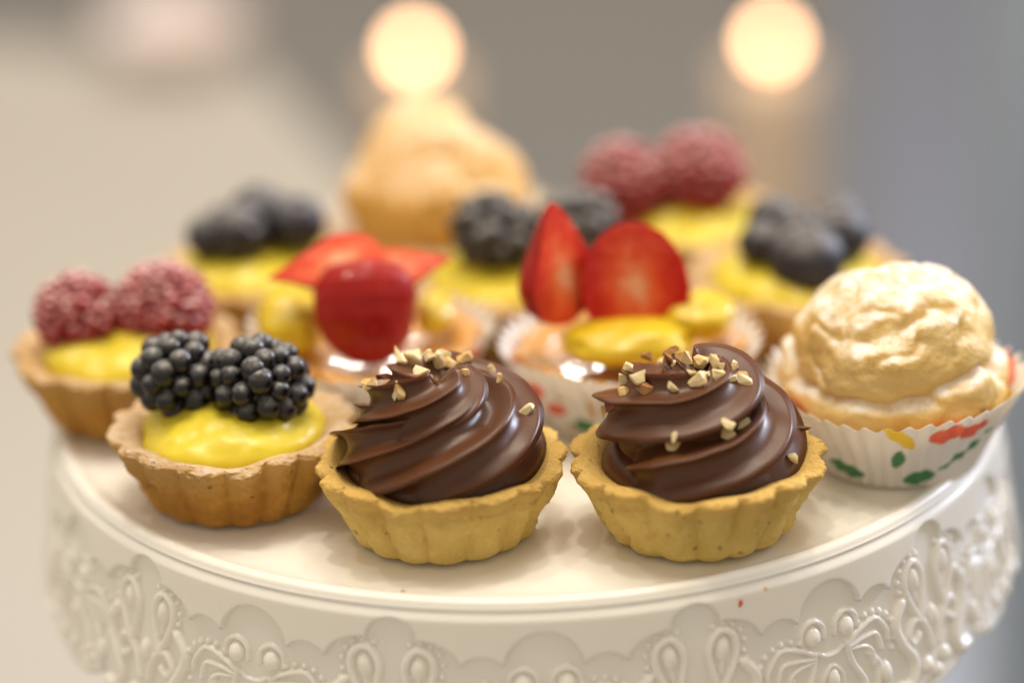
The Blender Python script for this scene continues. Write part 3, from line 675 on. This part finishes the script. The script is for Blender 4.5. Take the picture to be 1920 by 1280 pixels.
def strawberry(px, py, t, dy, size, tip, cutn, label, group, seed, cutoff=0.03, squash=(1, 1), second=None, sharp=0.0, blunt=0.0):
    """a berry cut along its axis; tip = where the pointed end looks, cutn = where the cut face looks"""
    nr, nc_ = 60, 80; q = np.linspace(0, 1, nr)
    rr_ = np.interp(q, [0, .03, .10, .25, .45, .65, .80, .90, .96, 1], [.001, .20, .42, .70, .92, 1.0, .92, .72, .46, .001]); zz_ = -1.1+2.0*q
    rr_ = rr_**(1-.55*blunt)
    rr_ = rr_*(1-sharp)+sharp*np.minimum(rr_, np.clip(q*1.65, .001, 1)); zz_ -= sharp*.25*(1-q)
    prof_ = np.stack([rr_, zz_], -1); v, f = lathe(prof_, nc_)
    v *= 1+fbm(v, 1.1, seed, 2)[:, None]*.06; v[:, 0] *= squash[0]; v[:, 1] *= squash[1]
    me = bpy.data.meshes.new('tmp'); me.from_pydata([tuple(x) for x in v*size*U], [], [tuple(x) for x in f[:, ::-1]])
    bm = bmesh.new(); bm.from_mesh(me); bpy.data.meshes.remove(me)
    for cpl, off in [((0, -1, 0), cutoff)]+([second] if second else []):
        res_ = bmesh.ops.bisect_plane(bm, geom=bm.verts[:]+bm.edges[:]+bm.faces[:], plane_co=Vector(cpl).normalized()*off*size*U, plane_no=Vector(cpl), clear_outer=True)
        edges = [e for e in res_['geom_cut'] if isinstance(e, bmesh.types.BMEdge)]
        rf = bmesh.ops.edgeloop_fill(bm, edges=edges)['faces'] if edges else []
        for ff in rf: ff.material_index = 1
    be = list({e for ff in bm.faces if ff.material_index == 1 for e in ff.edges})
    bmesh.ops.bevel(bm, geom=be, offset=.04*U, segments=3, affect='EDGES', profile=.6, clamp_overlap=True)
    bmesh.ops.recalc_face_normals(bm, faces=bm.faces[:])
    me = bpy.data.meshes.new('strawberry_piece'); bm.to_mesh(me); bm.free()
    me.materials.append(M['strawberry']); me.materials.append(M['strawberry_flesh'])
    for pp in me.polygons: pp.use_smooth = len(pp.vertices) < 8
    o = bpy.data.objects.new('strawberry_piece', me); col.objects.link(o)
    zl = -Vector(tip).normalized(); yl = -Vector(cutn); yl = (yl-zl*yl.dot(zl)).normalized(); xl = yl.cross(zl)
    o.matrix_world = Matrix.Translation(Vector(fruit_at(px, py, t, dy, 0))*U) @ Matrix((xl, yl, zl)).transposed().to_4x4()
    return tag(o, label, 'strawberry', group)
GF1 = 'strawberry pieces on the left strawberry tart'; GF2 = 'strawberry pieces on the right strawberry tart'
strawberry(684, 574, p6, -.95, 1.10, (.04, -.42, -1), (0, 1, -.35), 'large strawberry wedge with dark red skin towards the camera', GF1, 1, cutoff=.2, squash=(1.0, .85), blunt=.6)
strawberry(632, 494, p6, -.6, 1.08, (-1, -.25, -.12), (-.15, -.62, .55), 'strawberry piece pointing left with its orange cut side up', GF1, 2, squash=(.62, .8), sharp=1)
strawberry(742, 505, p6, -.25, .88, (1, .1, .16), (.25, -.55, .7), 'strawberry piece pointing right behind the large red wedge', GF1, 3, squash=(.62, .8), sharp=1)
strawberry(1056, 512, p7, -.45, 1.22, (-.14, .05, 1), (.80, -.60, .15), 'upright strawberry wedge with its tip pointing up', GF2, 4, squash=(.85, .75), sharp=.7)
strawberry(1190, 528, p7, -.35, 1.12, (-.05, .15, 1), (.05, -1, .25), 'halved strawberry with glistening cut face towards the camera', GF2, 5, cutoff=.05, blunt=.6)

# ------------------------------------------------------------------ choux puffs
def puff_mesh(seed, R, H_, waist, crack, step=.0):
    nr, nc_ = 150, 220; sv, sf = uvs(nr, nc_)
    th_ = np.arctan2(sv[:, 1], sv[:, 0]); z = sv[:, 2]
    edge = -.06+.10*np.sin(th_*2+seed)+.06*np.sin(th_*5+seed*2)+fbm(sv, 2.0, seed+2, 2)*.12     # where the cap overhangs the body
    r = np.ones(len(sv))
    r *= 1-waist*np.exp(-((z-edge)/.07)**2)+step*sm((z-edge)/.10+.5)*-1
    d = fbm(sv, 1.2, seed, 2)*.10+fbm(sv, 3.0, seed+4, 2)*.024
    rid = np.abs(fbm(sv, 1.5, seed+8, 2)); d -= .030*np.exp(-(rid/.12)**2)*(z > -.5)
    d += fbm(sv, 9, seed+1, 2)*.008
    r *= 1+d
    v = sv*r[:, None]
    warp = np.stack([fbm(sv, 2.6, seed+20+q_, 2) for q_ in range(3)], -1)*.10
    for (a, b, w, dep) in crack:
        p0, p1 = np.array(a), np.array(b); ab = p1-p0; vw = v+warp; t = np.clip(((vw-p0)@ab)/(ab@ab), 0, 1)
        dist = np.linalg.norm(vw-p0-t[:, None]*ab, axis=1)/(.45+1.1*t*(1-t)*2); v *= (1-dep*np.exp(-(dist/w)**2)+.02*np.exp(-((dist-w*2)/w)**2))[:, None]
    v *= np.array([R, R, H_/2]); return v, sf
bowl_v, bowl_f = lathe(catmull([(.01, .3), (1.6, .3), (2.6, 1.0), (3.0, 1.9), (3.1, 1.9), (2.8, .9), (1.8, .05), (.01, 0)], 6), 48)
tag(link('bowl', bowl_v, bowl_f[:, ::-1], mat('pink_white_glaze', (.88, .78, .76), .5), None, loc=tuple(at(330, 112, ZT)[:2])+(ZT,)), 'blurred pinkish white bowl standing far back on the cream table', 'bowl')
g12 = thing('cream_puff', (p12[0], p12[1], .08), 'pale sugared cream puff in a printed paper cup at the right edge', 'pastry', 'cream puffs')
v, f = puff_mesh(3, 2.30, 4.15, .10, [((-.42, -.72, .46), (.10, -.68, .66), .15, .10), ((.05, -.66, .60), (.42, -.5, .78), .10, .09)], .10)
v[:, 2] += 2.1; v[:, :2] *= np.clip(.72+.28*sm(v[:, 2]/1.3), 0, 1)[:, None]
link('choux_bun', v, f[:, ::-1], M['choux'], g12)
g11 = thing('cream_puff', (p11[0], p11[1], .08), 'tall golden cream puff at the very back, its lid tilted up', 'pastry', 'cream puffs')
v, f = puff_mesh(9, 2.05, 3.9, .03, [((-.2, -.8, .3), (.4, -.8, .1), .14, .08)])
kz = v[:, 2]/1.95; v[:, :2] *= (1+.06*np.exp(-((kz-.3)/.35)**2))[:, None]; v[:, 2] += 1.95; v[:, :2] *= np.clip(.76+.24*sm(v[:, 2]/1.3), 0, 1)[:, None]
link('choux_bun', v, f[:, ::-1], M['choux_gold'], g11)
v, f = puff_mesh(13, 1.38, 1.7, .0, [])
lid = link('lid', v, f[:, ::-1], M['choux_gold'], g11); lid.location = Vector((-.45, .5, 3.15))*U; lid.rotation_euler = (.3, -.2, 0)

# ------------------------------------------------------------------ bits and far background
def crumb(p, r, m, name, label, cat, seed):
    sv, sf = uvs(10, 12); v = sv*np.array(r); v *= (1+fbm(sv, 1.5, seed, 2)*.5)[:, None]
    return tag(link(name, v, sf[:, ::-1], m, None, loc=p), label, cat)

def lantern(px, py, dist_y, r, label):
    d = fw+rt*(px-960)/FPX-up*(py-640)/FPX; p = cpos+d*(dist_y-cpos[1])/d[1]
    t = thing('lantern', (p[0], p[1], ZF), label, 'lamp', 'glowing lanterns in the background')
    g = mat('warm_lamp_glass', (1, .8, .5), .3); b = P(g); b.inputs['Emission Color'].default_value = (1, .54, .27, 1); b.inputs['Emission Strength'].default_value = 15
    sv, sf = uvs(24, 32); o = link('globe', sv*r, sf[:, ::-1], g, t); o.location = (0, 0, (p[2]-ZF)*U)
    met = mat('lamp_glow_streak', (.86, .66, .48), .5); hz = p[2]-ZF-r  # peach colour and width imitate the streak of lamp light below the globe
    v, f = lathe(np.array([(.01, hz+.03), (.42, hz), (.5, hz-.45), (1.7, hz-.6), (1.9, hz-.8), (1.95, hz-2), (1.95, 4), (2.1, 2.4), (5.8, 1.6), (6.5, 1.2), (6.6, .4), (6.5, 0), (.01, 0)]), 40); link('glow_post', v, f[:, ::-1], met, t)
    return t
lantern(776, 92, 68, .52, 'blurred round warm lamp above the tall rear puff')
lantern(1447, 76, 68, .50, 'blurred round warm lamp above the right blueberry tart')

rug = mat('grey_blue_rug', (.25, .27, .33), .9); n = tex(rug, 30, 4); L(rug, mixc(rug, n.outputs[0], (.16, .17, .21), (.235, .25, .30)), P(rug).inputs['Base Color'])
A0, A1 = at(1570, -400, ZF), at(1590, 900, ZF)
tag(slab('rug', [(A1[0], A1[1]), (A1[0]+220, A1[1]), (A0[0]+260, A0[1]), (A0[0], A0[1])], ZF+.05, ZF+1.2, rug, None), 'grey blue rug filling the blurred background right of the pastries', 'rug')
pale = mat('lit_floor_tone', (.34, .36, .40), .8); n = tex(pale, 20, 3); L(pale, mixc(pale, n.outputs[0], (.30, .32, .36), (.37, .39, .43)), P(pale).inputs['Base Color'])
B0, B1 = at(1560, 960, ZF), at(1400, 1700, ZF)
tag(slab('mat', [(B1[0], B1[1]), (B1[0]+160, B1[1]), (B0[0]+120, B0[1]), (B0[0], B0[1])], ZF+.05, ZF+1.0, pale, None), 'pale grey blue sheet standing in for lit floor, blurred in the bottom right corner', 'mat')  # pale sheet carries the tone of lit floor, no real mat
blue = mat('pale_blue_lacquer', (.40, .56, .74), .4); n = tex(blue, 4, 3); L(blue, mixc(blue, n.outputs[0], (.42, .54, .70), (.47, .59, .75)), P(blue).inputs['Base Color'])
cb = thing('cabinet', (0, 0, ZF), 'pale blue cabinet edge blurred at the far right of the background', 'cabinet')
e = cpos+(fw+rt*(1925-960)/FPX)*(62-cpos[1])/(fw+rt*(1925-960)/FPX)[1]; ex = e[0]
box('body', ex, ex+45, 60, 78, 4, 112, blue, cb, .6); box('plinth', ex+2, ex+43, 62, 76, 0, 3.99, blue, cb, .2)
for k in (0, 1): box('door', ex+1+22*k, ex+22+22*k-.5, 58.2, 59.9, 6, 110, blue, cb, .4)

crumb(at(755, 1108, -.03), (.045, .03, .025), M['pastry_mid'], 'pastry_crumb', 'tiny crumb near the stand edge below the left chocolate tart', 'crumb', 1)
crumb(at(1436, 1103, 0), (.04, .03, .03), M['pastry_mid'], 'pastry_crumb', 'tiny crumb by the stand edge below the right chocolate tart', 'crumb', 2)
sk = [tree_of(o) for o in stand.children if o.name.startswith('skirt')]
hh = hit(sk, 1388, 1130)
crumb(hh[0]/U, (.05, .03, .07), mat('red_jam', (.7, .08, .04), .4), 'jam_speck', 'tiny red speck stuck on the smooth band of the stand skirt', 'speck', 3)
hh = hit(trees2, 1500, 803)
if hh: crumb(hh[0]/U, (.20, .05, .04), M['chocolate'], 'chocolate_shaving', 'thin chocolate shred lying on the right pastry rim', 'shaving', 4)
